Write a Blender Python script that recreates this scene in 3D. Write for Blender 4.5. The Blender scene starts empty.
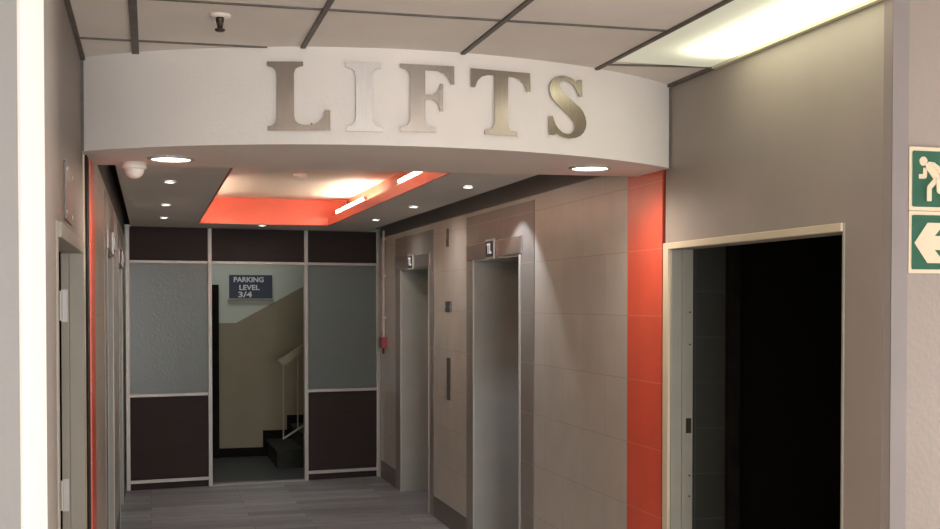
import bpy, bmesh, math, random
from mathutils import Vector, Matrix
random.seed(7)
scn = bpy.context.scene
COL = scn.collection
PI = math.pi

# ------------------------------------------------------------------ materials
def srgb(r, g, b):
    f = lambda c: (c / 255 / 12.92) if c / 255 <= .04045 else ((c / 255 + .055) / 1.055) ** 2.4
    return (f(r), f(g), f(b), 1)

def mat(name, col, rough=.6, metal=0, noise=0, nscale=8, bump=0, bscale=60, coat=0, spec=.5, stretch=None):
    m = bpy.data.materials.new(name); m.use_nodes = True
    nt = m.node_tree; b = nt.nodes['Principled BSDF']
    b.inputs['Base Color'].default_value = col
    b.inputs['Roughness'].default_value = rough
    b.inputs['Metallic'].default_value = metal
    b.inputs['Specular IOR Level'].default_value = spec
    if coat: b.inputs['Coat Weight'].default_value = coat
    geo = nt.nodes.new('ShaderNodeNewGeometry')
    src = geo.outputs['Position']
    if stretch:
        mp = nt.nodes.new('ShaderNodeMapping'); mp.inputs['Scale'].default_value = stretch
        nt.links.new(src, mp.inputs['Vector']); src = mp.outputs['Vector']
    if noise:
        n = nt.nodes.new('ShaderNodeTexNoise'); n.inputs['Scale'].default_value = nscale; n.inputs['Detail'].default_value = 5
        nt.links.new(src, n.inputs['Vector'])
        mr = nt.nodes.new('ShaderNodeMapRange')
        mr.inputs['From Min'].default_value = .3; mr.inputs['From Max'].default_value = .7
        mr.inputs['To Min'].default_value = 1 - noise; mr.inputs['To Max'].default_value = 1 + noise
        nt.links.new(n.outputs['Fac'], mr.inputs['Value'])
        mx = nt.nodes.new('ShaderNodeVectorMath'); mx.operation = 'SCALE'
        mx.inputs[0].default_value = col[:3]
        nt.links.new(mr.outputs['Result'], mx.inputs['Scale'])
        nt.links.new(mx.outputs['Vector'], b.inputs['Base Color'])
    if bump:
        n2 = nt.nodes.new('ShaderNodeTexNoise'); n2.inputs['Scale'].default_value = bscale; n2.inputs['Detail'].default_value = 3
        nt.links.new(src, n2.inputs['Vector'])
        bp = nt.nodes.new('ShaderNodeBump'); bp.inputs['Strength'].default_value = bump; bp.inputs['Distance'].default_value = .01
        nt.links.new(n2.outputs['Fac'], bp.inputs['Height']); nt.links.new(bp.outputs['Normal'], b.inputs['Normal'])
    return m

def emit(name, col, strength):
    m = bpy.data.materials.new(name); m.use_nodes = True
    b = m.node_tree.nodes['Principled BSDF']
    b.inputs['Base Color'].default_value = (.45, .45, .45, 1)
    b.inputs['Emission Color'].default_value = col
    b.inputs['Emission Strength'].default_value = strength
    return m

def tile_mat(name, col, mortar, axes, w, h, off=(0, 0), offset=.5, rough=.3, mort=.003, vary=.06, bump=.3):
    """brick texture laid on the world position; axes picks the two in-plane axes"""
    m = bpy.data.materials.new(name); m.use_nodes = True
    nt = m.node_tree; b = nt.nodes['Principled BSDF']
    b.inputs['Roughness'].default_value = rough
    geo = nt.nodes.new('ShaderNodeNewGeometry')
    sx = nt.nodes.new('ShaderNodeSeparateXYZ'); cx = nt.nodes.new('ShaderNodeCombineXYZ')
    nt.links.new(geo.outputs['Position'], sx.inputs[0])
    for k in (0, 1):
        ad = nt.nodes.new('ShaderNodeMath'); ad.operation = 'ADD'; ad.inputs[1].default_value = off[k]
        nt.links.new(sx.outputs[axes[k]], ad.inputs[0]); nt.links.new(ad.outputs[0], cx.inputs[k])
    br = nt.nodes.new('ShaderNodeTexBrick')
    br.offset = offset; br.squash = 1
    br.inputs['Scale'].default_value = 1
    br.inputs['Brick Width'].default_value = w; br.inputs['Row Height'].default_value = h
    br.inputs['Mortar Size'].default_value = mort; br.inputs['Mortar Smooth'].default_value = .2
    br.inputs['Bias'].default_value = 0
    c = Vector(col[:3])
    br.inputs['Color1'].default_value = (*(c * (1 - vary)), 1)
    br.inputs['Color2'].default_value = (*(c * (1 + vary)), 1)
    br.inputs['Mortar'].default_value = mortar
    nt.links.new(cx.outputs[0], br.inputs['Vector'])
    n = nt.nodes.new('ShaderNodeTexNoise'); n.inputs['Scale'].default_value = 5; n.inputs['Detail'].default_value = 6
    nt.links.new(geo.outputs['Position'], n.inputs['Vector'])
    mr = nt.nodes.new('ShaderNodeMapRange'); mr.inputs['From Min'].default_value = .3; mr.inputs['From Max'].default_value = .7
    mr.inputs['To Min'].default_value = .93; mr.inputs['To Max'].default_value = 1.07
    nt.links.new(n.outputs['Fac'], mr.inputs['Value'])
    mu = nt.nodes.new('ShaderNodeVectorMath'); mu.operation = 'SCALE'
    nt.links.new(br.outputs['Color'], mu.inputs[0]); nt.links.new(mr.outputs['Result'], mu.inputs['Scale'])
    nt.links.new(mu.outputs['Vector'], b.inputs['Base Color'])
    if bump:
        bp = nt.nodes.new('ShaderNodeBump'); bp.inputs['Strength'].default_value = bump; bp.inputs['Distance'].default_value = .003
        bp.invert = True
        nt.links.new(br.outputs['Fac'], bp.inputs['Height']); nt.links.new(bp.outputs['Normal'], b.inputs['Normal'])
    return m

def plank_mat(name):
    m = bpy.data.materials.new(name); m.use_nodes = True
    nt = m.node_tree; b = nt.nodes['Principled BSDF']; b.inputs['Roughness'].default_value = .42
    geo = nt.nodes.new('ShaderNodeNewGeometry')
    br = nt.nodes.new('ShaderNodeTexBrick'); br.offset = .37
    br.inputs['Scale'].default_value = 1; br.inputs['Brick Width'].default_value = 1.2; br.inputs['Row Height'].default_value = .15
    br.inputs['Mortar Size'].default_value = .0025; br.inputs['Bias'].default_value = 0
    br.inputs['Color1'].default_value = (.155, .159, .168, 1); br.inputs['Color2'].default_value = (.32, .325, .34, 1)
    br.inputs['Mortar'].default_value = (.07, .065, .06, 1)
    nt.links.new(geo.outputs['Position'], br.inputs['Vector'])
    mp = nt.nodes.new('ShaderNodeMapping'); mp.inputs['Scale'].default_value = (1.6, 22, 1)
    nt.links.new(geo.outputs['Position'], mp.inputs['Vector'])
    n = nt.nodes.new('ShaderNodeTexNoise'); n.inputs['Scale'].default_value = 2.2; n.inputs['Detail'].default_value = 7; n.inputs['Roughness'].default_value = .65
    nt.links.new(mp.outputs['Vector'], n.inputs['Vector'])
    mr = nt.nodes.new('ShaderNodeMapRange'); mr.inputs['From Min'].default_value = .3; mr.inputs['From Max'].default_value = .7
    mr.inputs['To Min'].default_value = .6; mr.inputs['To Max'].default_value = 1.4
    nt.links.new(n.outputs['Fac'], mr.inputs['Value'])
    mu = nt.nodes.new('ShaderNodeVectorMath'); mu.operation = 'SCALE'
    nt.links.new(br.outputs['Color'], mu.inputs[0]); nt.links.new(mr.outputs['Result'], mu.inputs['Scale'])
    nt.links.new(mu.outputs['Vector'], b.inputs['Base Color'])
    return m

def frosted_mat(name):
    m = bpy.data.materials.new(name); m.use_nodes = True
    nt = m.node_tree; nt.nodes.remove(nt.nodes['Principled BSDF'])
    out = nt.nodes['Material Output']
    geo = nt.nodes.new('ShaderNodeNewGeometry')
    n = nt.nodes.new('ShaderNodeTexNoise'); n.inputs['Scale'].default_value = 55; n.inputs['Detail'].default_value = 3
    nt.links.new(geo.outputs['Position'], n.inputs['Vector'])
    bp = nt.nodes.new('ShaderNodeBump'); bp.inputs['Strength'].default_value = .16; bp.inputs['Distance'].default_value = .01
    nt.links.new(n.outputs['Fac'], bp.inputs['Height'])
    d = nt.nodes.new('ShaderNodeBsdfDiffuse'); d.inputs['Color'].default_value = (.19, .21, .195, 1)
    t = nt.nodes.new('ShaderNodeBsdfTranslucent'); t.inputs['Color'].default_value = (.50, .56, .53, 1)
    g = nt.nodes.new('ShaderNodeBsdfGlossy'); g.inputs['Roughness'].default_value = .3; g.inputs['Color'].default_value = (.9, .9, .9, 1)
    for s in (d, t, g): nt.links.new(bp.outputs['Normal'], s.inputs['Normal'])
    m1 = nt.nodes.new('ShaderNodeMixShader'); m1.inputs[0].default_value = .5
    m2 = nt.nodes.new('ShaderNodeMixShader'); m2.inputs[0].default_value = .05
    nt.links.new(d.outputs[0], m1.inputs[1]); nt.links.new(t.outputs[0], m1.inputs[2])
    nt.links.new(m1.outputs[0], m2.inputs[1]); nt.links.new(g.outputs[0], m2.inputs[2])
    nt.links.new(m2.outputs[0], out.inputs['Surface'])
    return m

def diffuser_mat(name, x0, sig, y0, col, strength, base):
    """lamp diffuser: a long tube behind it at x = x0, ending at y = y0"""
    m = emit(name, col, 1); nt = m.node_tree; b = nt.nodes['Principled BSDF']
    geo = nt.nodes.new('ShaderNodeNewGeometry'); sx = nt.nodes.new('ShaderNodeSeparateXYZ')
    nt.links.new(geo.outputs['Position'], sx.inputs[0])
    def M(op, a, bb=None, cc=None):
        q = nt.nodes.new('ShaderNodeMath'); q.operation = op
        for i, v in enumerate((a, bb, cc)):
            if v is None: continue
            if hasattr(v, 'links'): nt.links.new(v, q.inputs[i])
            else: q.inputs[i].default_value = v
        return q.outputs[0]
    dx = M('SUBTRACT', sx.outputs[0], x0)
    dy = M('MAXIMUM', M('SUBTRACT', sx.outputs[1], y0), 0.0)
    r2 = M('ADD', M('MULTIPLY', dx, dx), M('MULTIPLY', dy, dy))
    e = M('EXPONENT', M('DIVIDE', r2, -sig * sig))
    st = M('MULTIPLY_ADD', e, strength, base)
    nt.links.new(st, b.inputs['Emission Strength'])
    return m

M = {
 'white_paint': mat('white wall paint', srgb(226, 219, 212), .55, noise=.03, nscale=3, bump=.08, bscale=90),
 'column_paint': mat('column paint', srgb(150, 147, 144), .5, noise=.03, nscale=4, bump=.06, bscale=60),
 'grey_paint': mat('grey beige wall paint', srgb(152, 142, 133), .55, noise=.05, nscale=3, bump=.03, bscale=70),
 'left_paint': mat('left wall paint', srgb(130, 120, 112), .5, noise=.05, nscale=4, bump=.1, bscale=60),
 'pale_paint': mat('pale passage paint', srgb(126, 115, 107), .6, noise=.03, nscale=3, bump=.08, bscale=60),
 'pale_strip': mat('grey corner paint', srgb(112, 104, 102), .6, noise=.04, nscale=6),
 'hall_paint': mat('hall paint', srgb(205, 200, 195), .7),
 'ceil_tile': mat('ceiling tile', srgb(224, 217, 210), .9, noise=.05, nscale=3, bump=.2, bscale=150),
 'tbar': mat('dark ceiling bar', srgb(92, 86, 80), .6, noise=.25, nscale=14),
 'edge_cream': mat('cream edge trim', srgb(205, 200, 170), .5),
 'soffit': mat('lobby ceiling paint', srgb(226, 220, 212), .7, noise=.03, nscale=2),
 'tray_white': mat('tray ceiling paint', srgb(232, 226, 216), .7, noise=.03, nscale=2),
 'orange_paint': mat('orange paint', srgb(212, 98, 74), .45, noise=.04, nscale=4),
 'void': mat('dark void paint', srgb(45, 42, 40), .9),
 'groove': mat('black joint', srgb(22, 18, 16), .9),
 'tile': tile_mat('beige wall tile', srgb(178, 171, 161), srgb(148, 140, 131), (1, 2), .6, .298, (-5.61 + 6, -.152 + .298), .5, .32, .002, .035),
 'tile_orange': tile_mat('orange wall tile', srgb(218, 88, 62), srgb(228, 130, 105), (1, 2), .6, .298, (.9, -.152 + .298), 0, .3, .002, .03),
 'tile_dark': tile_mat('grey surround tile', srgb(124, 118, 112), srgb(150, 145, 140), (1, 2), .6, .298, (.2, -.152 + .298), 0, .38, .002, .04),
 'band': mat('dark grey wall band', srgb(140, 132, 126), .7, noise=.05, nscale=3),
 'skirt': mat('dark skirting tile', srgb(92, 86, 81), .4, noise=.08, nscale=6),
 'plaster': mat('lift reveal plaster', srgb(158, 158, 151), .6, noise=.06, nscale=4, bump=.15, bscale=30),
 'steel': mat('brushed steel', srgb(160, 152, 146), .34, .9, noise=.12, nscale=3, stretch=(8, 8, 120)),
 'steel_dark': mat('dark brushed steel', srgb(110, 104, 100), .38, .8, noise=.1, nscale=4, stretch=(8, 8, 90)),
 'trim_pale': mat('pale metal trim', srgb(190, 186, 180), .4, .3),
 'letter': mat('brushed letter metal', srgb(176, 167, 158), .24, .95, noise=.1, nscale=3, stretch=(90, 90, 3)),
 'letter_lit': mat('letter metal with painted reflection', srgb(182, 175, 169), .45, .7, noise=.08, nscale=3, stretch=(90, 90, 3)),  # paler, rougher copy for the I: its bright reflection put into the metal
 'alu': mat('aluminium frame', srgb(176, 170, 164), .42, .35, noise=.05, nscale=6),
 'brown': mat('dark brown board', srgb(43, 31, 28), .6, spec=.25, noise=.14, nscale=5, stretch=(1, 1, 6)),
 'frost': frosted_mat('frosted glass'),
 'planks': plank_mat('grey wood planks'),
 'hall_floor': mat('stair hall floor', srgb(62, 66, 68), .5, noise=.1, nscale=5),
 'front_floor': tile_mat('front floor tile', srgb(200, 194, 186), srgb(100, 96, 92), (0, 1), .6, .6, (0, 0), 0, .35),
 'dado': mat('olive beige dado paint', srgb(134, 122, 98), .6, noise=.05, nscale=3),
 'hall_upper': mat('pale upper hall paint', srgb(188, 190, 178), .7, noise=.04, nscale=3),
 'step': mat('dark stair stone', srgb(42, 42, 37), .75, spec=.25, noise=.15, nscale=10),
 'step_dark': mat('black stair skirting', srgb(20, 17, 15), .85, spec=.15, noise=.1, nscale=10),
 'rail_wood': mat('handrail timber', srgb(142, 130, 100), .5, noise=.1, nscale=10),
 'rail_metal': mat('handrail metal', srgb(160, 154, 138), .45, .2),
 'navy': mat('navy sign board', srgb(26, 34, 62), .5, noise=.06, nscale=10),
 'sign_white': mat('sign lettering white', srgb(205, 208, 205), .5),
 'ledge': mat('sign ledge', srgb(138, 132, 116), .6),
 'door_dark': mat('dark door', srgb(22, 18, 16), .85, spec=.15, noise=.5, nscale=9),
 'red': mat('red plastic', srgb(150, 34, 34), .4),
 'red_dark': mat('dark red', srgb(92, 22, 24), .4),
 'conduit': mat('pale pink conduit', srgb(205, 188, 178), .5),
 'black': mat('black plastic', srgb(24, 22, 21), .4),
 'panel_brown': mat('dark bronze plate', srgb(88, 74, 64), .4, .4),
 'green': mat('sign green', srgb(14, 74, 52), .35, noise=.05, nscale=30),
 'cream': mat('sign cream', srgb(192, 176, 150), .4),
 'door_cream': mat('cream door frame paint', srgb(206, 192, 166), .5, noise=.04, nscale=5),
 'reveal': mat('grey reveal paint', srgb(150, 146, 136), .5, noise=.05, nscale=6),
 'dark_room': mat('painted room darkness', srgb(20, 17, 14), .95, spec=.1),  # near-black albedo: darkness inside the side rooms put into the wall colour
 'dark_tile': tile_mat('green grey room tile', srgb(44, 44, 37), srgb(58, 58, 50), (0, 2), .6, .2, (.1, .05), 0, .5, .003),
 'brass': mat('dull bronze', srgb(72, 62, 50), .4, .6),
 'plastic': mat('white plastic', srgb(235, 226, 216), .35),
 'sprink': mat('tarnished sprinkler metal', srgb(78, 70, 60), .4, .7),
 'frame_grey': mat('grey metal door frame', srgb(158, 151, 139), .5, noise=.05, nscale=5),
 'bulb': emit('lamp lens', (1, .90, .80, 1), 9),
 'bulb_small': emit('small lamp lens', (1, .96, .92, 1), 14),
 'tube': emit('cove tube', (1, .89, .68, 1), 46),
 'digit': emit('lit display digits', (.95, .95, 1, 1), .45),
 'panel': diffuser_mat('light panel diffuser', 2.05, .12, 3.84, (1, .98, .69, 1), 4.2, .36),
}

# ------------------------------------------------------------------ mesh building
class MB:
    def __init__(s): s.bm = bmesh.new()
    def box(s, x0, x1, y0, y1, z0, z1, bev=0):
        a, b = sorted((x0, x1)); c, d = sorted((y0, y1)); e, f = sorted((z0, z1))
        bm = bmesh.new()
        v = [bm.verts.new(p) for p in ((a,c,e),(b,c,e),(b,d,e),(a,d,e),(a,c,f),(b,c,f),(b,d,f),(a,d,f))]
        for q in ((3,2,1,0),(4,5,6,7),(0,1,5,4),(1,2,6,5),(2,3,7,6),(3,0,4,7)): bm.faces.new([v[i] for i in q])
        if bev: bmesh.ops.bevel(bm, geom=bm.edges[:], offset=bev, segments=2, affect='EDGES', profile=.6)
        return s._add(bm)
    def _add(s, bm, mtx=None):
        if mtx is not None: bm.transform(mtx)
        me = bpy.data.meshes.new('tmp'); bm.to_mesh(me); bm.free()
        s.bm.from_mesh(me); bpy.data.meshes.remove(me)
        return s
    def cyl(s, p0, p1, r, r2=None, seg=20):
        p0, p1 = Vector(p0), Vector(p1); d = p1 - p0
        bm = bmesh.new()
        bmesh.ops.create_cone(bm, cap_ends=True, segments=seg, radius1=r, radius2=r if r2 is None else r2, depth=d.length)
        mt = Matrix.Translation((p0 + p1) / 2) @ d.to_track_quat('Z', 'Y').to_matrix().to_4x4()
        return s._add(bm, mt)
    def lathe(s, c, prof, seg=32, flip=False):
        """profile of (radius, z) about the vertical through c"""
        bm = bmesh.new(); rings = []
        for r, z in prof:
            if r < 1e-6: rings.append([bm.verts.new((c[0], c[1], c[2] + z))])
            else: rings.append([bm.verts.new((c[0] + r * math.cos(2*PI*k/seg), c[1] + r * math.sin(2*PI*k/seg), c[2] + z)) for k in range(seg)])
        for a, b in zip(rings, rings[1:]):
            for k in range(seg):
                k2 = (k + 1) % seg
                if len(a) == 1 and len(b) == 1: continue
                if len(a) == 1: bm.faces.new((a[0], b[k], b[k2]))
                elif len(b) == 1: bm.faces.new((a[k], a[k2], b[0]))
                else: bm.faces.new((a[k], a[k2], b[k2], b[k]))
        bmesh.ops.recalc_face_normals(bm, faces=bm.faces)
        return s._add(bm)
    def prism(s, pts, mtx, depth, bev=0):
        """polygon pts (u, v) extruded by depth along local +w; mtx maps (u, v, w) to the world"""
        bm = bmesh.new()
        vs = [bm.verts.new((u, v, 0)) for u, v in pts]
        f = bm.faces.new(vs)
        r = bmesh.ops.extrude_face_region(bm, geom=[f])
        tv = [e for e in r['geom'] if isinstance(e, bmesh.types.BMVert)]
        bmesh.ops.translate(bm, verts=tv, vec=(0, 0, depth))
        bmesh.ops.recalc_face_normals(bm, faces=bm.faces)
        big = [q for q in bm.faces if len(q.verts) > 4]
        bmesh.ops.triangulate(bm, faces=big)
        bm.transform(mtx)
        bmesh.ops.recalc_face_normals(bm, faces=bm.faces)
        return s._add(bm)
    def bar(s, p0, p1, w, h, up=(0, 0, 1)):
        p0, p1 = Vector(p0), Vector(p1); d = (p1 - p0); L = d.length; d.normalize()
        sd = d.cross(Vector(up)).normalized(); u = sd.cross(d)
        bm = bmesh.new(); v = []
        for p in (p0, p1):
            for a, b in ((-1,-1),(1,-1),(1,1),(-1,1)): v.append(bm.verts.new(p + sd * a * w / 2 + u * b * h / 2))
        for q in ((0,1,2,3),(7,6,5,4),(0,4,5,1),(1,5,6,2),(2,6,7,3),(3,7,4,0)): bm.faces.new([v[i] for i in q])
        bmesh.ops.recalc_face_normals(bm, faces=bm.faces)
        return s._add(bm)
    def build(s, name, material, parent=None, smooth=False):
        me = bpy.data.meshes.new(name)
        if parent is not None:
            o = Vector((0, 0, 0)); q = parent
            while q is not None: o += q.location; q = q.parent
            bmesh.ops.translate(s.bm, verts=s.bm.verts, vec=-o)
        s.bm.to_mesh(me); s.bm.free()
        me.materials.append(M[material] if isinstance(material, str) else material)
        if smooth:
            for p in me.polygons: p.use_smooth = True
        ob = bpy.data.objects.new(name, me); COL.objects.link(ob)
        if smooth:
            try:
                with bpy.context.temp_override(object=ob, active_object=ob, selected_objects=[ob]): bpy.ops.object.shade_smooth_by_angle(angle=.6)
            except Exception: pass
        if parent is not None: ob.parent = parent
        return ob

def box(*a, **k): return MB().box(*a, **k)

def thing(name, label, cat, loc=(0, 0, 0), group=None):
    o = bpy.data.objects.new(name, None); COL.objects.link(o); o.location = loc
    o.empty_display_size = .05
    return tag(o, label, cat, group)

def tag(o, label, cat, group=None):
    o['label'] = label; o['category'] = cat
    if group: o['group'] = group
    return o

def struct(o): o['kind'] = 'structure'; return o

def dup(root, delta, label, group=None):
    r = root.copy(); COL.objects.link(r); r.location = root.location + Vector(delta)
    r['label'] = label
    if group: r['group'] = group
    for ch in list(root.children):
        c = ch.copy(); COL.objects.link(c); c.parent = r
        for g in list(ch.children):
            d = g.copy(); COL.objects.link(d); d.parent = c
    return r

def text_mesh(name, txt, size, mtx, material, parent, depth=.002, bold=0, width=None):
    cu = bpy.data.curves.new('t', 'FONT'); cu.body = txt; cu.size = size; cu.align_x = 'CENTER'; cu.align_y = 'CENTER'
    cu.extrude = depth; cu.offset = bold; cu.resolution_u = 4
    ob = bpy.data.objects.new('t', cu); COL.objects.link(ob)
    dg = bpy.context.evaluated_depsgraph_get()
    me = bpy.data.meshes.new_from_object(ob.evaluated_get(dg))
    bpy.data.objects.remove(ob); bpy.data.curves.remove(cu)
    if width:
        xs = [v.co.x for v in me.vertices]; k = width / (max(xs) - min(xs))
        for v in me.vertices: v.co.x *= k
    me.transform(mtx)
    if parent is not None:
        o = Vector((0, 0, 0)); q = parent
        while q is not None: o += q.location; q = q.parent
        me.transform(Matrix.Translation(-o))
    me.materials.clear(); me.materials.append(M[material]); me.name = name
    o = bpy.data.objects.new(name, me); COL.objects.link(o)
    if parent is not None: o.parent = parent
    return o

def frame_mtx(origin, u, v, w):
    m = Matrix.Identity(4)
    for i, a in enumerate((u, v, w)):
        a = Vector(a)
        for r in range(3): m[r][i] = a[r]
    for r in range(3): m[r][3] = origin[r]
    return m

# ------------------------------------------------------------------ dimensions
XR, XL = 2.17, -.25          # passage walls
XLL = -.23                   # left wall of the lift lobby
CZ = 2.64                    # front ceiling
LZ = 2.395                   # lobby ceiling
BZ = 2.283                   # underside of the bulkhead
PY = 11.0                    # glazed partition
HY = 12.9                    # stair hall back wall

# bulkhead arc through three plan points
def circ(p, q, r):
    ax, ay = p; bx, by = q; cx, cy = r
    d = 2*(ax*(by-cy)+bx*(cy-ay)+cx*(ay-by))
    ux = ((ax*ax+ay*ay)*(by-cy)+(bx*bx+by*by)*(cy-ay)+(cx*cx+cy*cy)*(ay-by))/d
    uy = ((ax*ax+ay*ay)*(cx-bx)+(bx*bx+by*by)*(ax-cx)+(cx*cx+cy*cy)*(bx-ax))/d
    return ux, uy, math.hypot(ax-ux, ay-uy)
UX, UY, UR = circ((-.25, 4.665), (.95, 4.190), (2.17, 4.572))
arcY = lambda x: UY - math.sqrt(UR*UR - (x-UX)**2)

# ------------------------------------------------------------------ the setting
# floors
struct(box(-3.1, 5.6, -8.1, 4.72, -.1, 0).build('floor', 'front_floor'))
struct(box(-1.0, 3.0, 4.72, PY + .12, -.1, 0).build('floor_lobby', 'planks'))
struct(box(-1.2, 4.6, PY + .12, 13.1, -.1, 0).build('floor_stair_hall', 'hall_floor'))

# front ceiling with its bars
ceil = struct(MB().box(-3.1, 5.6, -8.1, 4.9, CZ, CZ + .06).build('ceiling', 'ceil_tile'))
barx = [-.047 + .592 * k for k in range(-5, 10)]
for i, x in enumerate(barx):
    if x < -2.95 or x > 5.4: continue
    vis = XL < x < XR
    y1 = arcY(x) - .004 if vis else (2.18 if x < 0 else 3.03)
    w = .026 if abs(x + .047) < .01 else .017
    MB().box(x - w/2, x + w/2, -7.98, y1, CZ - .008, CZ + .01).build('ceiling_bar', 'tbar', ceil)
for y in [-7.6 + .585 * k for k in range(9)] + [-2.34, -1.73, -1.13, -.53, .07, .67, 1.27, 1.87]:
    MB().box(-2.98, 5.48, y - .007, y + .007, CZ - .006, CZ + .01).build('ceiling_bar', 'tbar', ceil)
for y in (2.47, 3.08, 3.685):
    MB().bar((-.215 if y < 2.7 else XL + .004, y + .022, CZ + .002), (XR - .004 if 3 < y < 3.5 else 1.72 if y > 3 else 5.4, y - .03, CZ + .002), .012, .014).build('ceiling_bar', 'tbar', ceil)
MB().bar((XL + .004, 4.31, CZ + .002), (.42, 4.285, CZ + .002), .012, .014).build('ceiling_bar', 'tbar', ceil)
MB().bar((1.74, 4.235, CZ + .002), (XR - .004, 4.165, CZ + .002), .014, .014).build('ceiling_bar', 'tbar', ceil)
struct(MB().box(XL + .001, XL + .016, 2.70, 4.66, CZ - .012, CZ).build('trim_1', 'tbar'))
struct(MB().box(XR - .022, XR - .001, 3.06, 4.15, CZ - .014, CZ).build('trim_2', 'edge_cream'))
struct(MB().box(XR - .022, XR - .001, 4.155, 4.56, CZ - .012, CZ).build('trim_3', 'tbar'))

# hall in front of the passage (behind and beside the viewer)
w = MB(); w.box(-3.1, -1.1, -8.1, -8.0, 0, CZ); w.box(3.1, 5.6, -8.1, -8.0, 0, CZ)
w.box(-1.1, 3.1, -8.1, -8.0, 0, .6); w.box(-1.1, 3.1, -8.1, -8.0, 2.4, CZ)
struct(w.build('wall_back', 'hall_paint'))
win = MB()
for x in (-1.1, .27, 1.67, 3.06): win.box(x, x + .04, -8.07, -8.03, .6, 2.4)
for z in (.6, 2.36): win.box(-1.1, 3.1, -8.07, -8.03, z, z + .04)
struct(win.build('window_2', 'alu'))
struct(box(-3.1, -3.0, -8.0, 2.7, 0, CZ).build('wall_far_left', 'hall_paint'))
w = MB()
w.box(5.5, 5.6, -8.0, -.6, 0, CZ); w.box(5.5, 5.6, 2.9, 3.15, 0, CZ)
w.box(5.5, 5.6, -.6, 2.9, 0, .35); w.box(5.5, 5.6, -.6, 2.9, 2.2, CZ)
struct(w.build('wall_far_right', 'hall_paint'))
win = MB()
for y in (-.6, .56, 1.72, 2.86): win.box(5.52, 5.57, y, y + .04, .35, 2.2)
for z in (.35, 2.16): win.box(5.52, 5.57, -.6, 2.9, z, z + .04)
struct(win.build('window_1', 'alu'))

# column at far left, passage walls
struct(box(-3.0, -.226, 2.20, 2.68, 0, CZ).build('wall_column', 'column_paint'))
struct(box(-.226, -.22, 2.20, 2.68, 0, CZ, bev=.001).build('trim_lit_face', 'white_paint'))  # added white face: brightness of the daylit column side put into its colour
w = MB()
DL0, DL1, DLZ = 3.42, 4.55, 1.895
w.box(XL - .066, XL, 2.68, DL0, 0, CZ); w.box(XL - .066, XL, DL1, 4.76, 0, CZ); w.box(XL - .066, XL, DL0, DL1, DLZ, CZ)
struct(w.build('wall_left', 'left_paint'))
struct(MB().box(XL, XL + .006, 4.735, 4.765, 0, BZ - .002).build('trim_4', 'door_cream'))
# left room behind the doorway
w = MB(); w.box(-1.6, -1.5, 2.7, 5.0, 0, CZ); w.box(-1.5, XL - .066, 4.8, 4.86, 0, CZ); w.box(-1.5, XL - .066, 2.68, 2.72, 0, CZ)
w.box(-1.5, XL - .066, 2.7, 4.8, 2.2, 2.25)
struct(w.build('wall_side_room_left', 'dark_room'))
# left door frame
d2 = thing('door_frame', 'grey metal door frame with hinges in the left passage wall', 'door frame', (XL, (DL0 + DL1)/2, 0))
MB().box(XL - .04, XL + .012, DL1 - .015, DL1 + .055, 0, DLZ + .035, .003).build('jamb', 'frame_grey', d2)
MB().box(XL - .066, XL + .004, DL0 - .05, DL0 + .005, 0, DLZ + .035, .003).build('jamb', 'frame_grey', d2)
MB().box(XL - .066, XL + .012, DL0 + .005, DL1 - .015, DLZ - .01, DLZ + .035, .003).build('head', 'frame_grey', d2)
rb = MB().box(XL - .068, XL - .04, DL1 - .035, DL1 + .0, 0, DLZ - .01, .002).build('rebate', 'frame_grey', d2)
for z in (1.69, .985):
    hb = MB().box(XL - .067, XL - .045, DL1 - .039, DL1 - .035, z - .06, z + .06)
    hb.cyl((XL - .069, DL1 - .045, z - .055), (XL - .069, DL1 - .045, z + .055), .007)
    for dz in (-.035, .035): hb.cyl((XL - .066, DL1 - .036, z + dz), (XL - .066, DL1 - .042, z + dz), .005, seg=10)
    h = hb.build('hinge', 'trim_pale', rb)

# right passage wall with the dark doorway
DR0, DR1, DRZ = 3.272, 4.56, 1.932
w = MB()
w.box(XR, XR + .1, 3.07, DR0, 0, CZ); w.box(XR, XR + .1, DR1, 4.615, 0, CZ); w.box(XR, XR + .1, DR0, DR1, DRZ, CZ)
struct(w.build('wall_right', 'grey_paint'))
w = MB()
w.prism([(XR, 3.07), (XR + .012, 3.045), (5.5, 3.045), (5.5, 3.15), (XR + .1, 3.15), (XR + .1, 3.07)],
        frame_mtx((0, 0, 0), (1, 0, 0), (0, 1, 0), (0, 0, 1)), CZ)
struct(w.build('wall_front_right', 'pale_paint'))
struct(MB().box(XR + .012, XR + .069, 3.041, 3.045, 0, CZ).build('trim_5', 'pale_strip'))
# room behind it
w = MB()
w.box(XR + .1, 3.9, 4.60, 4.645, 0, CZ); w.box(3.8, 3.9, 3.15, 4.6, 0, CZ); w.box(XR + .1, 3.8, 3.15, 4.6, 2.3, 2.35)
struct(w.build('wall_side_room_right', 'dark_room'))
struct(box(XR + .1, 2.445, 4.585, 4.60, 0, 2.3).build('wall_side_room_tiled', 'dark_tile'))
struct(box(2.445, 2.50, 4.55, 4.60, 0, 2.3).build('trim_6', 'door_dark'))
d1 = thing('door_frame', 'cream painted frame of the dark open doorway on the right', 'door frame', (XR, (DR0 + DR1)/2, 0))
MB().box(XR - .014, XR, DR1, DR1 + .053, 0, DRZ + .028, .003).build('casing', 'door_cream', d1)
MB().box(XR - .006, XR, DR0 - .006, DR0, 0, DRZ + .028, .001).build('casing', 'frame_grey', d1)
MB().box(XR - .014, XR, DR0, DR1, DRZ, DRZ + .028, .003).build('head_casing', 'door_cream', d1)
jb = MB().box(XR - .002, XR + .1, DR1 - .012, DR1 - .0005, 0, DRZ - .0005, .002).box(XR + .045, XR + .06, DR1 - .022, DR1 - .012, 0, DRZ - .0005)
jb = jb.build('jamb', 'reveal', d1)
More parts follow.
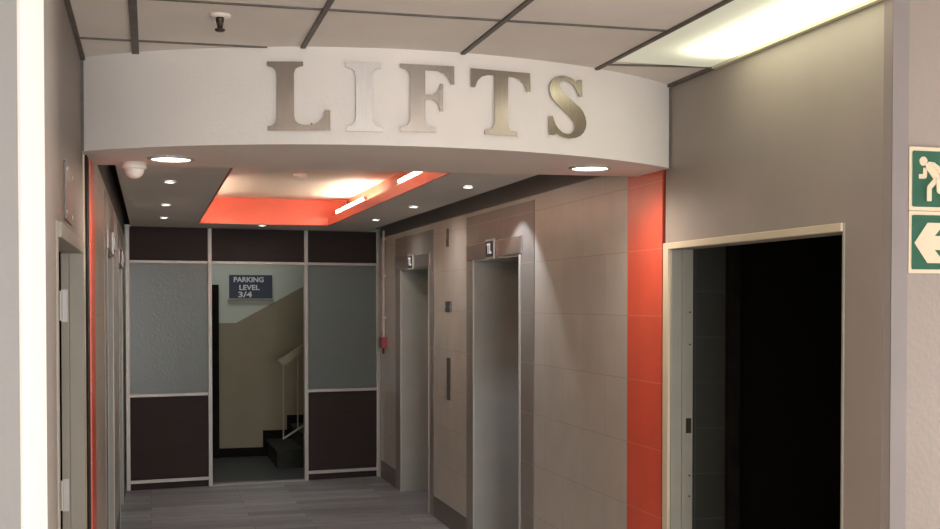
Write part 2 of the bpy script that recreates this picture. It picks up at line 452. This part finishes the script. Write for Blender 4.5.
sp = MB().box(XR + .068, XR + .092, DR1 - .0145, DR1 - .012, 1.135, 1.20).box(XR + .074, XR + .086, DR1 - .016, DR1 - .0145, 1.15, 1.185)
sp.build('strike_plate', 'brass', jb)
for z in (1.66, 1.52, .95, .86):
    MB().cyl((XR + .085, DR1 - .012, z), (XR + .085, DR1 - .014, z), .004, seg=10).build('screw', 'brass', jb)
MB().box(XR, XR + .1, DR0 + .0005, DR0 + .012, 0, DRZ - .0005).build('jamb', 'reveal', d1)

# black joints where passage and lobby meet
struct(box(XR + .012, XR + .1, 4.615, 4.65, 0, BZ - .002).build('trim_7', 'groove'))
struct(box(XL - .066, XLL - .006, 4.765, 4.92, 0, BZ - .002).build('trim_8', 'groove'))

# bulkhead: curved front
pts = [(x, arcY(x)) for x in [XL + (XR - XL) * k / 48 for k in range(49)]]
pts += [(XR, 4.92), (XL, 5.11)]
bh = MB().prism(pts, frame_mtx((0, 0, BZ), (1, 0, 0), (0, 1, 0), (0, 0, 1)), CZ - BZ)
bh = bh.build('wall_bulkhead', 'white_paint')
struct(bh)
for p in bh.data.polygons:
    if abs(p.normal.z) < .2 and p.normal.y < -.2: p.use_smooth = True
bm = bmesh.new(); bm.from_mesh(bh.data)
for e in bm.edges:
    if len(e.link_faces) == 2 and e.link_faces[0].normal.angle(e.link_faces[1].normal, 0) > .5: e.smooth = False
bm.to_mesh(bh.data); bm.free()
struct(box(XR - .009, XR - .0005, arcY(XR - .004) - .012, arcY(XR - .004) + .003, BZ, CZ - .015).build('trim_9', 'tbar'))
struct(box(XL + .0005, XL + .01, arcY(XL + .004) - .012, arcY(XL + .004) + .003, BZ, CZ - .015).build('trim_10', 'tbar'))

# lobby ceiling: slabs round the sunk tray
TX0, TX1, TY0, TY1 = .415, 1.54, 5.95, 10.27
CX0, CX1 = -.165, 2.03
TC = 2.64
c = MB()
for a in ((CX0, TX0 - .012, 5.0, 11.14), (TX1 + .012, CX1, 4.95, 11.14), (TX0 - .012, TX1 + .012, 5.05, TY0 - .012), (TX0 - .012, TX1 + .012, TY1 + .012, 11.14)):
    c.box(*a, LZ, LZ + .035)
cl = struct(c.build('ceiling_lobby', 'soffit'))
LT = LZ + .062
lip = MB()
lip.box(TX0 - .012, TX0, TY0 - .012, TY1 + .012, LZ - .002, LT); lip.box(TX1, TX1 + .012, TY0 - .012, TY1 + .012, LZ - .002, LT)
lip.box(TX0, TX1, TY0 - .012, TY0, LZ - .002, LT); lip.box(TX0, TX1, TY1, TY1 + .012, LZ - .002, LT)
lip.build('tray_lip', 'orange_paint', cl)
G = .20
iw = MB()
iw.box(TX0 - G - .02, TX0 - G, TY0 - G, TY1 + G, LZ + .035, TC); iw.box(TX1 + G, TX1 + G + .02, TY0 - G, TY1 + G, LZ + .035, TC)
iw.box(TX0 - G, TX1 + G, TY0 - G - .02, TY0 - G, LZ + .035, TC); iw.box(TX0 - G, TX1 + G, TY1 + G, TY1 + G + .02, LZ + .035, TC)
iw.build('tray_wall', 'orange_paint', cl)
MB().box(TX0 - G - .02, TX1 + G + .02, TY0 - G - .02, TY1 + G + .02, TC, TC + .03).build('tray_top', 'tray_white', cl)
struct(box(-.75, 2.65, 4.92, PY + .2, 2.72, 2.78).build('ceiling_void', 'void'))

# lobby side walls: tiled, with two lift openings each
LIFTS = [(6.665, 7.696, 2.0, 6.39, 7.88, 2.304), (9.034, 10.109, 1.998, 8.865, 10.335, 2.285)]
def lobby_wall(name, X, s, ystart, ory1):
    f = lambda d: X + s * d
    w = MB(); T = .48
    ys = [ory1] + [v for L in LIFTS for v in L[:2]] + [PY + .2]
    for a, b in zip(ys[0::2], ys[1::2]): w.box(f(0), f(T), a, b, 0, 2.72)
    for L in LIFTS: w.box(f(0), f(T), L[0], L[1], L[2], 2.72)
    o = struct(w.build(name, 'tile'))
    MB().box(f(0), f(T), ystart, ory1, 0, 2.72).build('orange_tiles', 'tile_orange', o)
    for L in LIFTS:
        q = MB(); e = -.004
        q.box(f(0), f(e), L[3], L[0], 0, L[5]); q.box(f(0), f(e), L[1], L[4], 0, L[5]); q.box(f(0), f(e), L[0], L[1], L[2], L[5])
        q.build('dark_surround', 'tile_dark', o)
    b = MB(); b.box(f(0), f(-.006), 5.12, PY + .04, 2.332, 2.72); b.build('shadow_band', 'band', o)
    k = MB(); ys2 = [ory1, LIFTS[0][3], LIFTS[0][4], LIFTS[1][3], LIFTS[1][4], PY + .04]
    for a, c2 in zip(ys2[0::2], ys2[1::2]): k.box(f(0), f(-.004), a, c2, 0, .165)
    k.build('skirting', 'skirt', o)
    return o
lobby_wall('wall_lobby_right', XR, 1, 4.65, 5.030)
lobby_wall('wall_lobby_left', XLL, -1, 4.92, 5.27)

# ------------------------------------------------------------------ lifts
def lift(X, s, L, label, where):
    f = lambda d: X + s * d
    y0, y1, zt = L[:3]; ym = (y0 + y1) / 2
    t = thing('lift', label, 'lift', (f(0), ym, 0), 'lifts in the lobby')
    D = .40
    MB().box(f(-.001), f(D), y1 - .012, y1 - .0005, .002, zt - .0005).build('reveal', 'plaster', t)
    MB().box(f(-.001), f(D), y0 + .0005, y0 + .012, .002, zt - .0005).build('reveal', 'plaster', t)
    MB().box(f(-.001), f(D), y0 + .012, y1 - .012, zt - .014, zt - .0005).build('head_reveal', 'plaster', t)
    for a, b in ((y0 + .013, ym - .002), (ym + .002, y1 - .013)):
        MB().box(f(D), f(D + .03), a, b, .01, zt - .015, .002).build('door_leaf', 'steel', t)
    MB().box(f(D - .10), f(D - .002), y0 + .013, y1 - .013, .001, .008).build('threshold', 'trim_pale', t)
    for a, b in ((y0 - .022, y0 + .010), (y1 - .010, y1 + .016)):
        MB().box(f(-.007), f(.0), a, b, 0, zt, .002).build('edge_trim', 'trim_pale', t)
    h = MB().box(f(-.014), f(-.0045), y0 - .058, y1 + .155, zt, zt + .106, .003).build('header_plate', 'steel', t)
    yi = ym + .055
    bx = MB().box(f(-.026), f(-.014), yi - .10, yi + .10, zt - .012, zt + .118, .004).build('floor_indicator', 'trim_pale', h)
    MB().box(f(-.0275), f(-.026), yi - .085, yi + .085, zt + .002, zt + .104).build('display', 'black', bx)
    u = (0, -s, 0); 
    mt = frame_mtx((f(-.0280), yi, zt + .053), u, (0, 0, 1), (-s, 0, 0))
    text_mesh('digits', 'TL', .092, mt, 'digit', bx, .001, .003)
    return t
l1 = lift(XR, 1, LIFTS[0], 'nearer of the two lift openings in the right wall, steel header and lit indicator', '')
l2 = lift(XR, 1, LIFTS[1], 'farther lift opening in the right wall, next to the red call point', '')
l3 = lift(XLL, -1, LIFTS[0], 'nearer lift opening in the left lobby wall, its indicator jutting out', '')
l4 = lift(XLL, -1, LIFTS[1], 'farther lift opening in the left lobby wall, beside the partition', '')
# dark hook on the near right reveal
MB().cyl((XR + .335, 7.684, 1.905), (XR + .335, 7.655, 1.905), .014, seg=14).cyl((XR + .335, 7.655, 1.905), (XR + .315, 7.64, 1.93), .010, seg=10).build('hook', 'black', l1)

# call plates between the right-hand lifts
p = thing('lift_lantern', 'slim dark vertical lantern high on beige wall between the right lifts', 'lantern', (XR, 8.42, 2.123))
MB().box(XR - .009, XR, 8.395, 8.445, 2.123, 2.262, .004).build('body', 'panel_brown', p)
MB().box(XR - .012, XR - .009, 8.402, 8.438, 2.13, 2.185, .002).build('arrow_lens', 'black', p)
p = thing('notice_plate', 'small grey plate on beige wall midway between the right lifts', 'plate', (XR, 8.39, 1.63))
MB().box(XR - .010, XR, 8.31, 8.47, 1.632, 1.715, .003).build('plate', 'steel_dark', p)
for y in (8.325, 8.455): MB().cyl((XR - .010, y, 1.673), (XR - .013, y, 1.673), .006, seg=10).build('screw', 'trim_pale', p)
p = thing('call_panel', 'tall narrow bronze call button panel between the right lifts', 'call panel', (XR, 8.39, .968))
MB().box(XR - .008, XR, 8.345, 8.435, .968, 1.286, .003).build('plate', 'panel_brown', p)
for z in (1.16, 1.08): MB().cyl((XR - .008, 8.39, z), (XR - .013, 8.39, z), .016, seg=16).build('button', 'steel_dark', p)

# conduit and fire call point
cd = MB().cyl((XR - .022, 10.80, 1.375), (XR - .022, 10.80, 2.39), .011, seg=12)
for z in (1.55, 1.95, 2.3): cd.box(XR - .032, XR, 10.775, 10.825, z, z + .018)
tag(cd.build('conduit', 'conduit'), 'pale vertical conduit running down to the red call point', 'conduit')
p = thing('fire_call_point', 'red fire alarm call point at the foot of the pale conduit', 'call point', (XR, 10.80, 1.26))
MB().box(XR - .055, XR, 10.74, 10.86, 1.27, 1.375, .004).build('housing', 'red', p)
MB().box(XR - .058, XR - .055, 10.76, 10.84, 1.29, 1.355).build('face', 'red_dark', p)
MB().cyl((XR - .03, 10.78, 1.27), (XR - .03, 10.78, 1.215), .012, seg=10).build('plug', 'red_dark', p)

# ------------------------------------------------------------------ glazed partition
pt = thing('partition', 'aluminium framed screen of dark boards and frosted glass across the lobby end', 'partition', (1.0, PY, 0))
PTOP = 2.392
px = [-.222, .512, 1.42, 2.138]
for x in px: MB().box(x, x + .036, PY - .02, PY + .03, 0, PTOP, .003).build('post', 'alu', pt)
for i in range(3):
    a, b = px[i] + .036, px[i + 1]
    MB().box(a, b, PY - .018, PY + .028, 2.062, 2.088, .002).build('transom', 'alu', pt)
    MB().box(a, b, PY - .004, PY + .01, 2.088, PTOP).build('head_panel', 'brown', pt)
    if i == 1: continue
    MB().box(a, b, PY - .018, PY + .028, .845, .872, .002).build('mid_rail', 'alu', pt)
    MB().box(a, b, PY - .018, PY + .028, .06, .09, .002).build('bottom_rail', 'alu', pt)
    MB().box(a, b, PY + .002, PY + .01, .872, 2.062).build('frosted_pane', 'frost', pt)
    MB().box(a, b, PY - .004, PY + .012, .09, .845).build('lower_panel', 'brown', pt)
    MB().box(a, b, PY - .0, PY + .02, 0, .06).build('kick_panel', 'brown', pt)
MB().box(px[1] + .036, px[2], PY - .02, PY + .045, .0005, .006).build('threshold', 'alu', pt)
pt.rotation_euler.z = math.atan(.26 / 2.35); pt.location.y = 10.965
struct(box(XLL, XR, PY + .14, PY + .2, PTOP + .04, 2.72).build('wall_partition_head', 'void'))

# ------------------------------------------------------------------ stair hall
hb = struct(MB().box(-1.2, 4.6, HY, HY + .1, 0, 3.6).build('wall_stair_hall', 'hall_upper'))
slope = (1.901 - 1.48) / (1.683 - .912)
MB().prism([(-1.1, 0), (4.5, 0), (4.5, 1.48 + (4.5 - .912) * slope), (.912, 1.48), (-1.1, 1.48)],
           frame_mtx((0, HY, 0), (1, 0, 0), (0, 0, 1), (0, -1, 0)), .003).build('dado_paint', 'dado', hb)
MB().box(-1.1, 1.2, HY - .012, HY - .003, 0, .10).build('skirting', 'step_dark', hb)
struct(box(-1.2, -1.1, PY + .2, HY, 0, 3.6).build('wall_stair_hall_left', 'hall_upper'))
struct(box(4.5, 4.6, PY + .2, HY, 0, 3.6).build('wall_stair_hall_right', 'hall_upper'))
w = MB(); w.box(2.65, 4.6, PY + .14, PY + .2, 0, 3.6); w.box(-1.2, -.71, PY + .14, PY + .2, 0, 3.6); w.box(-.71, 2.65, PY + .14, PY + .2, 2.72, 3.6)
struct(w.build('wall_stair_hall_front', 'hall_upper'))
struct(box(-1.2, 4.6, PY + .14, HY, 3.6, 3.66).build('ceiling_stair_hall', 'hall_paint'))
# stairs rising to the right
st = MB(); sk = MB()
for i in range(11):
    x0 = 1.25 + .265 * i
    st.box(x0, 4.48, 11.88, HY - .016, .18 * i if i == 0 else .19 + .163 * (i - 1), .19 + .163 * i)
    st.box(x0 - .015, x0 + .25, 11.875, HY - .016, .17 + .163 * i, .192 + .163 * i)
    sk.box(1.2 + .265 * i, 1.2 + .265 * (i + 1) if i < 10 else 4.48, HY - .014, HY - .003, 0, .286 + .163 * i)
so = struct(st.build('stairs', 'step'))
sk.build('stair_skirting', 'step_dark', so)
hr = thing('stair_handrail', 'thin stair handrail with pale timber top beyond the open door', 'handrail', (1.45, 11.95, .2))
HYR = 11.95
a0 = Vector((1.315, HYR, .295)); sl = .163 / .265
P = lambda x, dz: Vector((x, HYR, .295 + (x - 1.315) * sl + dz))
MB().bar(P(1.315, 0), P(4.2, 0), .016, .016).build('bottom_rail', 'rail_metal', hr)
MB().bar(P(1.29, .80), P(4.2, .80), .05, .075).build('timber_rail', 'rail_wood', hr)
for k in range(14):
    x = 1.322 + .148 * k
    MB().cyl(P(x, 0), P(x, .78), .007, seg=10).build('baluster', 'rail_metal', hr)
MB().cyl((1.6, HYR, .36), P(1.6, 0), .009, seg=10).build('foot_post', 'rail_metal', hr)

# dark door in the hall wall
dd = thing('door', 'dark narrow door standing at the left of the stair hall wall', 'door', (.4, HY, 0))
MB().box(-.18, .72, HY - .035, HY - .004, 0, 1.9, .003).build('leaf', 'door_dark', dd)
MB().box(.66, .725, HY - .05, HY - .035, 0, 1.9, .003).build('stile', 'door_dark', dd)
MB().cyl((.60, HY - .035, 1.0), (.60, HY - .08, 1.0), .02, seg=14).build('knob', 'brass', dd)

# parking sign
ps = thing('parking_sign', 'navy blue sign with white PARKING LEVEL 3/4 lettering on stair hall wall', 'sign', (1.07, HY, 1.75))
bd = MB().box(.839, 1.306, HY - .022, HY - .0035, 1.752, 2.008, .003).build('board', 'navy', ps)
for txt, x, z, sz, wd in (('PARKING', 1.05, 1.955, .076, .325), ('LEVEL', 1.055, 1.868, .076, .22), ('3/4', 1.008, 1.79, .086, .15)):
    text_mesh('lettering', txt, sz, frame_mtx((x, HY - .023, z), (1, 0, 0), (0, 0, 1), (0, -1, 0)), 'sign_white', bd, .001, .0022, wd)
MB().box(.82, 1.32, HY - .03, HY - .0035, 1.722, 1.738).build('ledge', 'ledge', ps)

# ------------------------------------------------------------------ LIFTS letters
L_ = [(42,66),(238,66),(238,90),(212,95),(194,108),(187,130),(187,365),(194,393),(212,410),(240,416),(290,414),(325,398),(348,370),(360,333),(386,333),(386,448),(42,448),(42,424),(68,420),(86,406),(94,380),(94,135),(86,110),(68,95),(42,90)]
I_ = [(478,72),(678,75),(678,98),(652,104),(632,118),(622,142),(624,375),(632,405),(655,424),(685,430),(685,455),(482,455),(482,430),(506,424),(526,406),(536,378),(534,145),(526,118),(506,104),(478,98)]
F_ = [(0,0),(240,0),(240,82),(224,82),(214,54),(196,34),(166,24),(110,24),(110,134),(140,134),(160,124),(172,104),(176,82),(190,82),(190,206),(176,206),(172,184),(160,164),(140,154),(110,154),(110,240),(114,262),(126,276),(156,282),(156,304),(0,304),(0,284),(26,278),(40,262),(44,240),(44,62),(40,40),(26,24),(0,18)]
T_ = [(0,0),(260,0),(264,86),(248,86),(236,54),(218,34),(190,24),(162,24),(162,236),(166,258),(178,272),(204,278),(204,298),(60,298),(60,278),(86,272),(98,258),(102,236),(102,24),(74,24),(46,34),(28,54),(16,86),(0,86)]
S_ = [(228,92),(240,75),(268,70),(272,190),(250,190),(240,160),(226,132),(206,108),(182,95),(158,92),(136,100),(123,118),(122,138),(132,160),(152,184),(184,212),(226,246),(256,272),(277,300),(291,335),(298,375),(294,412),(280,446),(258,472),(226,490),(190,498),(156,496),(126,484),(102,468),(90,486),(60,485),(55,355),(80,352),(88,384),(100,414),(118,440),(142,460),(170,469),(194,464),(212,448),(223,424),(225,400),(218,378),(198,350),(164,316),(118,274),(86,240),(68,210),(59,175),(60,140),(72,104),(96,76),(128,61),(158,58),(190,64),(212,76)]
def letter(ch, poly, x0, x1, z0, z1, label):
    us = [p[0] for p in poly]; vs = [p[1] for p in poly]
    ua, ub, va, vb = min(us), max(us), min(vs), max(vs)
    xm = (x0 + x1) / 2; y = arcY(xm)
    n = Vector((xm - UX, y - UY, 0)).normalized()          # outward (towards -Y)
    u = Vector((0, 0, 1)).cross(n).normalized()
    if u.x < 0: u = -u
    wd = (x1 - x0) / max(.2, u.x)
    hgt = z1 - z0
    pl = [((p[0] - (ua + ub) / 2) / (ub - ua) * wd, (vb - p[1]) / (vb - va) * hgt) for p in poly]
    off = .006 + wd * wd / 8 / UR
    t = thing('sign_letter', label, 'letter', (xm, y, z0), 'LIFTS letters')
    o = Vector((xm, y, z0)) + n * (wd * wd / 8 / UR * 0 + .007)
    MB().prism(pl, frame_mtx(o, u, (0, 0, 1), n), .006).build('plate', 'letter_lit' if ch == 'I' else 'letter', t)
    studs = {'L': [(-.25, .1), (-.22, .85), (.2, .1)], 'I': [(0, .1), (0, .9)], 'F': [(-.22, .1), (-.22, .9)], 'T': [(0, .1), (0, .9)], 'S': [(-.02, .94), (0, .06)]}[ch]
    for a, b in studs:
        q = Vector((xm, y, z0)) + u * a * wd + Vector((0, 0, b * hgt))
        MB().cyl(q - n * .004, q + n * .0075, .004, seg=8).build('stud', 'steel_dark', t)
letter('L', L_, .421, .643, 2.331, 2.583, 'brushed metal letter L starting the word on white bulkhead')
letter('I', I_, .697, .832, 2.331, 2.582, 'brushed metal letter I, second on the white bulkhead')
letter('F', F_, .895, 1.101, 2.335, 2.584, 'brushed metal letter F, in the middle of the bulkhead word')
letter('T', T_, 1.166, 1.413, 2.338, 2.582, 'brushed metal letter T, fourth on the white bulkhead')
letter('S', S_, 1.493, 1.669, 2.347, 2.589, 'brushed metal letter S ending the word, nearest the lit ceiling panel')

# ------------------------------------------------------------------ exit signs
def thick(mb, pl, w, mt, d, seg=10):
    for i, (a, b) in enumerate(zip(pl, pl[1:])):
        d += .00012
        a, b = Vector(a), Vector(b); n = (b - a).normalized(); n = Vector((-n.y, n.x)) * w / 2
        mb.prism([tuple(a + n), tuple(a - n), tuple(b - n), tuple(b + n)], mt, d)
    for q in pl[1:-1]:
        d += .00012
        mb.prism([(q[0] + w/2 * math.cos(2*PI*k/seg), q[1] + w/2 * math.sin(2*PI*k/seg)) for k in range(seg)], mt, d)
def rrect(x0, x1, y0, y1, r, n=5):
    o = []
    for cx, cy, a in ((x1 - r, y1 - r, 0), (x0 + r, y1 - r, 90), (x0 + r, y0 + r, 180), (x1 - r, y0 + r, 270)):
        for k in range(n + 1):
            t = math.radians(a + 90 * k / n); o.append((cx + r * math.cos(t), cy + r * math.sin(t)))
    return o
SY = 3.045
def exit_plate(z0, z1, label):
    t = thing('exit_sign', label, 'sign', (2.242, SY, z0))
    h = z1 - z0
    mt = frame_mtx((2.242, SY, z0), (h, 0, 0), (0, 0, h), (0, -1, 0))
    MB().prism(rrect(0, 1.02, 0, 1, .02), mt, .004).build('plate', 'cream', t)
    MB().prism(rrect(.056, .964, .06, .94, .03), mt, .0046).build('green_field', 'green', t)
    return t, mt
UV = lambda x, y: ((x - 54) / 452, (492 - y) / 447)
t, mt = exit_plate(1.984, 2.179, 'green sign with a white running figure, on the pale wall at right')
fg = MB()
fg.prism([UV(170 + 33 * math.cos(2*PI*k/24), 145 + 33 * math.sin(2*PI*k/24)) for k in range(24)], mt, .0052)
sc = 1 / 450
thick(fg, [UV(186, 190), UV(182, 250), UV(132, 252)], 33 * sc, mt, .0052)
fg.prism([UV(188, 168), UV(215, 147), UV(255, 150), UV(278, 180), UV(312, 262), UV(296, 300), UV(256, 285), UV(243, 258), UV(205, 212), UV(190, 205)], mt, .0064)
thick(fg, [UV(248, 164), UV(285, 185), UV(330, 240)], 30 * sc, mt, .0070)
thick(fg, [UV(272, 275), UV(216, 330), UV(216, 424)], 38 * sc, mt, .0077)
thick(fg, [UV(292, 262), UV(296, 350), UV(385, 372)], 38 * sc, mt, .0084)
fg.build('running_figure', 'cream', t)
t, mt = exit_plate(1.792, 1.982, 'green sign with a white arrow pointing left, below the running figure sign')
UV2 = lambda x, y: ((x - 56) / 452, (468 - y) / 447)
MB().prism([UV2(*q) for q in ((103, 250), (215, 103), (366, 103), (277, 197), (430, 197), (430, 299), (277, 299), (366, 395), (215, 395))], mt, .0052).build('arrow', 'cream', t)

# steel plate on the left wall
p = thing('wall_plate', 'shiny steel plate on the left passage wall above the door frame', 'plate', (XL, 3.88, 1.955))
MB().box(XL, XL + .006, 3.70, 4.03, 1.955, 2.135, .002).build('plate', 'steel_dark', p)
for y in (3.73, 4.0):
    for z in (1.98, 2.11): MB().cyl((XL + .006, y, z), (XL + .009, y, z), .007, seg=12).build('screw', 'trim_pale', p)

# ------------------------------------------------------------------ lamps and ceiling fittings
def downlight(loc, r, lens, rim, name, label, group):
    t = thing(name, label, 'downlight', loc, group)
    MB().lathe(loc, [(r, -.001), (r * 1.18, -.001), (r * 1.2, -.005), (r * 1.05, -.009), (r, -.008), (r, -.001)]).build('rim', rim, t, True)
    MB().lathe(loc, [(0, -.006), (r * .8, -.0058), (r, -.004)]).build('lens', lens, t, True)
    return t
def spot(loc, e, ang, col, blend=.6, tgt=None, r=.03):
    l = bpy.data.lights.new('lamp_glow', 'SPOT'); l.energy = e; l.spot_size = math.radians(ang); l.spot_blend = blend
    l.color = col; l.shadow_soft_size = r
    o = bpy.data.objects.new('lamp_glow', l); COL.objects.link(o); o.location = loc
    if tgt: o.rotation_euler = (Vector(tgt) - Vector(loc)).to_track_quat('-Z', 'Y').to_euler()
    return o
bigs = [(.085, 4.80, BZ), (1.827, 4.64, BZ)]
a = downlight(bigs[0], .078, 'bulb', 'trim_pale', 'downlight', 'large round downlight under the bulkhead, left end beside the dome camera', 'bulkhead downlights')
b = dup(a, Vector(bigs[1]) - Vector(bigs[0]), 'large round downlight under the bulkhead, right end beside the orange tiles', 'bulkhead downlights')
for q in bigs: spot((q[0], q[1], q[2] - .02), 26, 168, (1, .86, .74), .8, r=.06)
small = [(.113, 6.80, 'first and nearest of three small downlights left of the orange tray'),
         (.112, 8.40, 'middle of three small downlights left of the orange tray'),
         (.113, 9.69, 'farthest of three small downlights left of the orange tray'),
         (1.829, 6.62, 'first and nearest of three small downlights right of the orange tray'),
         (1.832, 8.10, 'middle of three small downlights right of the orange tray'),
         (1.816, 9.45, 'farthest of three small downlights right of the orange tray'),
         (.967, 10.42, 'small downlight behind the orange tray, centred before the partition')]
for i, (x, y, lb) in enumerate(small):
    if i == 0: s0 = downlight((x, y, LZ), .032, 'bulb_small', 'trim_pale', 'downlight', lb, 'small lobby downlights')
    else: dup(s0, Vector((x, y, LZ)) - Vector((small[0][0], small[0][1], LZ)), lb)
    spot((x, y, LZ - .012), (34 if i == 3 else 16 if 3 < i < 6 else 8 if i == 6 else 14), (86 if i == 3 else 165), ((.86, .92, 1) if i == 3 else (1, .98, .95)), (.35 if i == 3 else 1), (x + .36, y, 1.38) if i == 3 else None, r=.02)

# cove tubes lying on the tray ledge
def cove_tube(x, y0, y1, label):
    t = thing('cove_tube', label, 'tube lamp', (x, (y0 + y1)/2, LZ + .035), 'cove tubes')
    MB().box(x - .02, x + .02, y0, y1, LZ + .035, LZ + .092).build('batten', 'plastic', t)
    MB().cyl((x, y0 + .02, LZ + .112), (x, y1 - .02, LZ + .112), .013, seg=14).build('tube', 'tube', t, True)
    for y in (y0 + .004, y1 - .02): MB().cyl((x, y, LZ + .110), (x, y + .016, LZ + .110), .016, seg=14).build('end_cap', 'plastic', t)
cove_tube(1.60, 8.75, 10.15, 'far glowing cove tube on the right ledge of the orange tray')
cove_tube(1.60, 6.1, 7.5, 'near glowing cove tube on the right ledge of the orange tray')
cove_tube(.33, 8.75, 10.15, 'far cove tube hidden behind the left lip of the orange tray')
cove_tube(.33, 6.1, 7.5, 'near cove tube hidden behind the left lip of the orange tray')

# smoke detector on the tray ceiling
p = thing('smoke_detector', 'white smoke detector on the tray ceiling in the lobby', 'smoke detector', (1.055, 8.38, TC))
MB().lathe((1.055, 8.38, TC), [(0, 0), (.052, 0), (.052, -.022), (.046, -.026), (0, -.026)]).build('base', 'plastic', p, True)
MB().lathe((1.055, 8.38, TC), [(.036, -.026), (.036, -.040), (.028, -.046), (0, -.046)]).build('chamber', 'plastic', p, True)

# dome camera
p = thing('dome_camera', 'small white dome camera under the left end of the bulkhead', 'camera', (-.06, 4.99, BZ))
MB().lathe((-.06, 4.99, BZ), [(0, 0), (.05, 0), (.05, -.022), (.044, -.028), (0, -.028)]).build('base', 'plastic', p, True)
MB().lathe((-.06, 4.99, BZ - .028), [(.04 * math.cos(k * PI / 16), -.04 * math.sin(k * PI / 16)) for k in range(9)]).build('dome', 'plastic', p, True)

# sprinkler
sx_, sy_ = .225, 3.85
p = thing('sprinkler', 'ceiling sprinkler head with white ring on tile above the bulkhead', 'sprinkler', (sx_, sy_, CZ))
MB().lathe((sx_, sy_, CZ), [(.0, -.002), (.036, -.001), (.034, -.007), (.018, -.010), (.0, -.010)]).build('ring', 'plastic', p, True)
q = MB().lathe((sx_, sy_, CZ), [(0, -.010), (.014, -.010), (.011, -.020), (.006, -.026), (.005, -.048), (0, -.05)])
for s in (-1, 1): q.bar((sx_ + s * .012, sy_, CZ - .014), (sx_ + s * .005, sy_, CZ - .05), .004, .004, (0, 1, 0))
q.build('frame', 'sprink', p, True)
MB().lathe((sx_, sy_, CZ), [(0, -.050), (.016, -.047), (.017, -.052), (.012, -.055), (0, -.056)], 16).build('deflector', 'sprink', p, True)

# fluorescent panel in the front ceiling
p = thing('ceiling_light', 'long glowing fluorescent panel in the ceiling beside the right wall', 'ceiling light', (1.94, 3.6, CZ))
MB().box(1.742, XR - .023, 2.99, 4.165, CZ - .004, CZ - .0005).build('diffuser', 'panel', p)

# ------------------------------------------------------------------ light
def area(name, loc, tgt, sx, sy, e, col):
    l = bpy.data.lights.new(name, 'AREA'); l.shape = 'RECTANGLE'; l.size = sx; l.size_y = sy; l.energy = e; l.color = col
    o = bpy.data.objects.new(name, l); COL.objects.link(o); o.location = loc
    o.rotation_euler = (Vector(tgt) - Vector(loc)).to_track_quat('-Z', 'Y').to_euler()
    return o
for x, y, e in ((1.43, .0, 18), (1.43, -1.9, 24), (1.43, -4.5, 22)):
    area('hall_ceiling_light', (x, y, CZ - .03), (x, y, 0), 1.15, .55, e, (1, .97, .93))
area('window_daylight', (5.47, 2.62, 1.0), (0, 2.62, .8), .6, 1.3, 330, (1, .97, .95))
area('back_window_daylight', (1.0, -7.9, 1.4), (1.0, 4, 1.4), 4.0, 1.6, 500, (.98, .985, 1))
area('stair_hall_light', (.6, 11.9, 3.5), (.9, 12.2, 0), .9, .4, 14, (.95, 1, .93))

w = bpy.data.worlds.new('World'); scn.world = w; w.use_nodes = True
w.node_tree.nodes['Background'].inputs['Color'].default_value = (.8, .85, 1, 1)
w.node_tree.nodes['Background'].inputs['Strength'].default_value = .3

# ------------------------------------------------------------------ camera
F, XV, HZ, PITCH = 1150, 150, 303, math.radians(1.2)
th = math.atan((470 - XV) / F * math.cos(PITCH))
cam = bpy.data.cameras.new('camera'); co = bpy.data.objects.new('camera', cam); COL.objects.link(co)
cam.sensor_width = 36; cam.sensor_fit = 'HORIZONTAL'; cam.lens = 36 * F / 940
cam.shift_y = (HZ + F * math.tan(PITCH) - 264.5) / 940
cam.clip_start = .05
co.location = (0, 0, 1.7)
co.rotation_euler = (PI / 2 - PITCH, 0, -th)
scn.camera = co

vs = scn.view_settings
scn.display_settings.display_device = 'sRGB'
vs.view_transform = 'Standard'; vs.look = 'None'; vs.gamma = 1; vs.use_curve_mapping = False
vs.exposure = 0
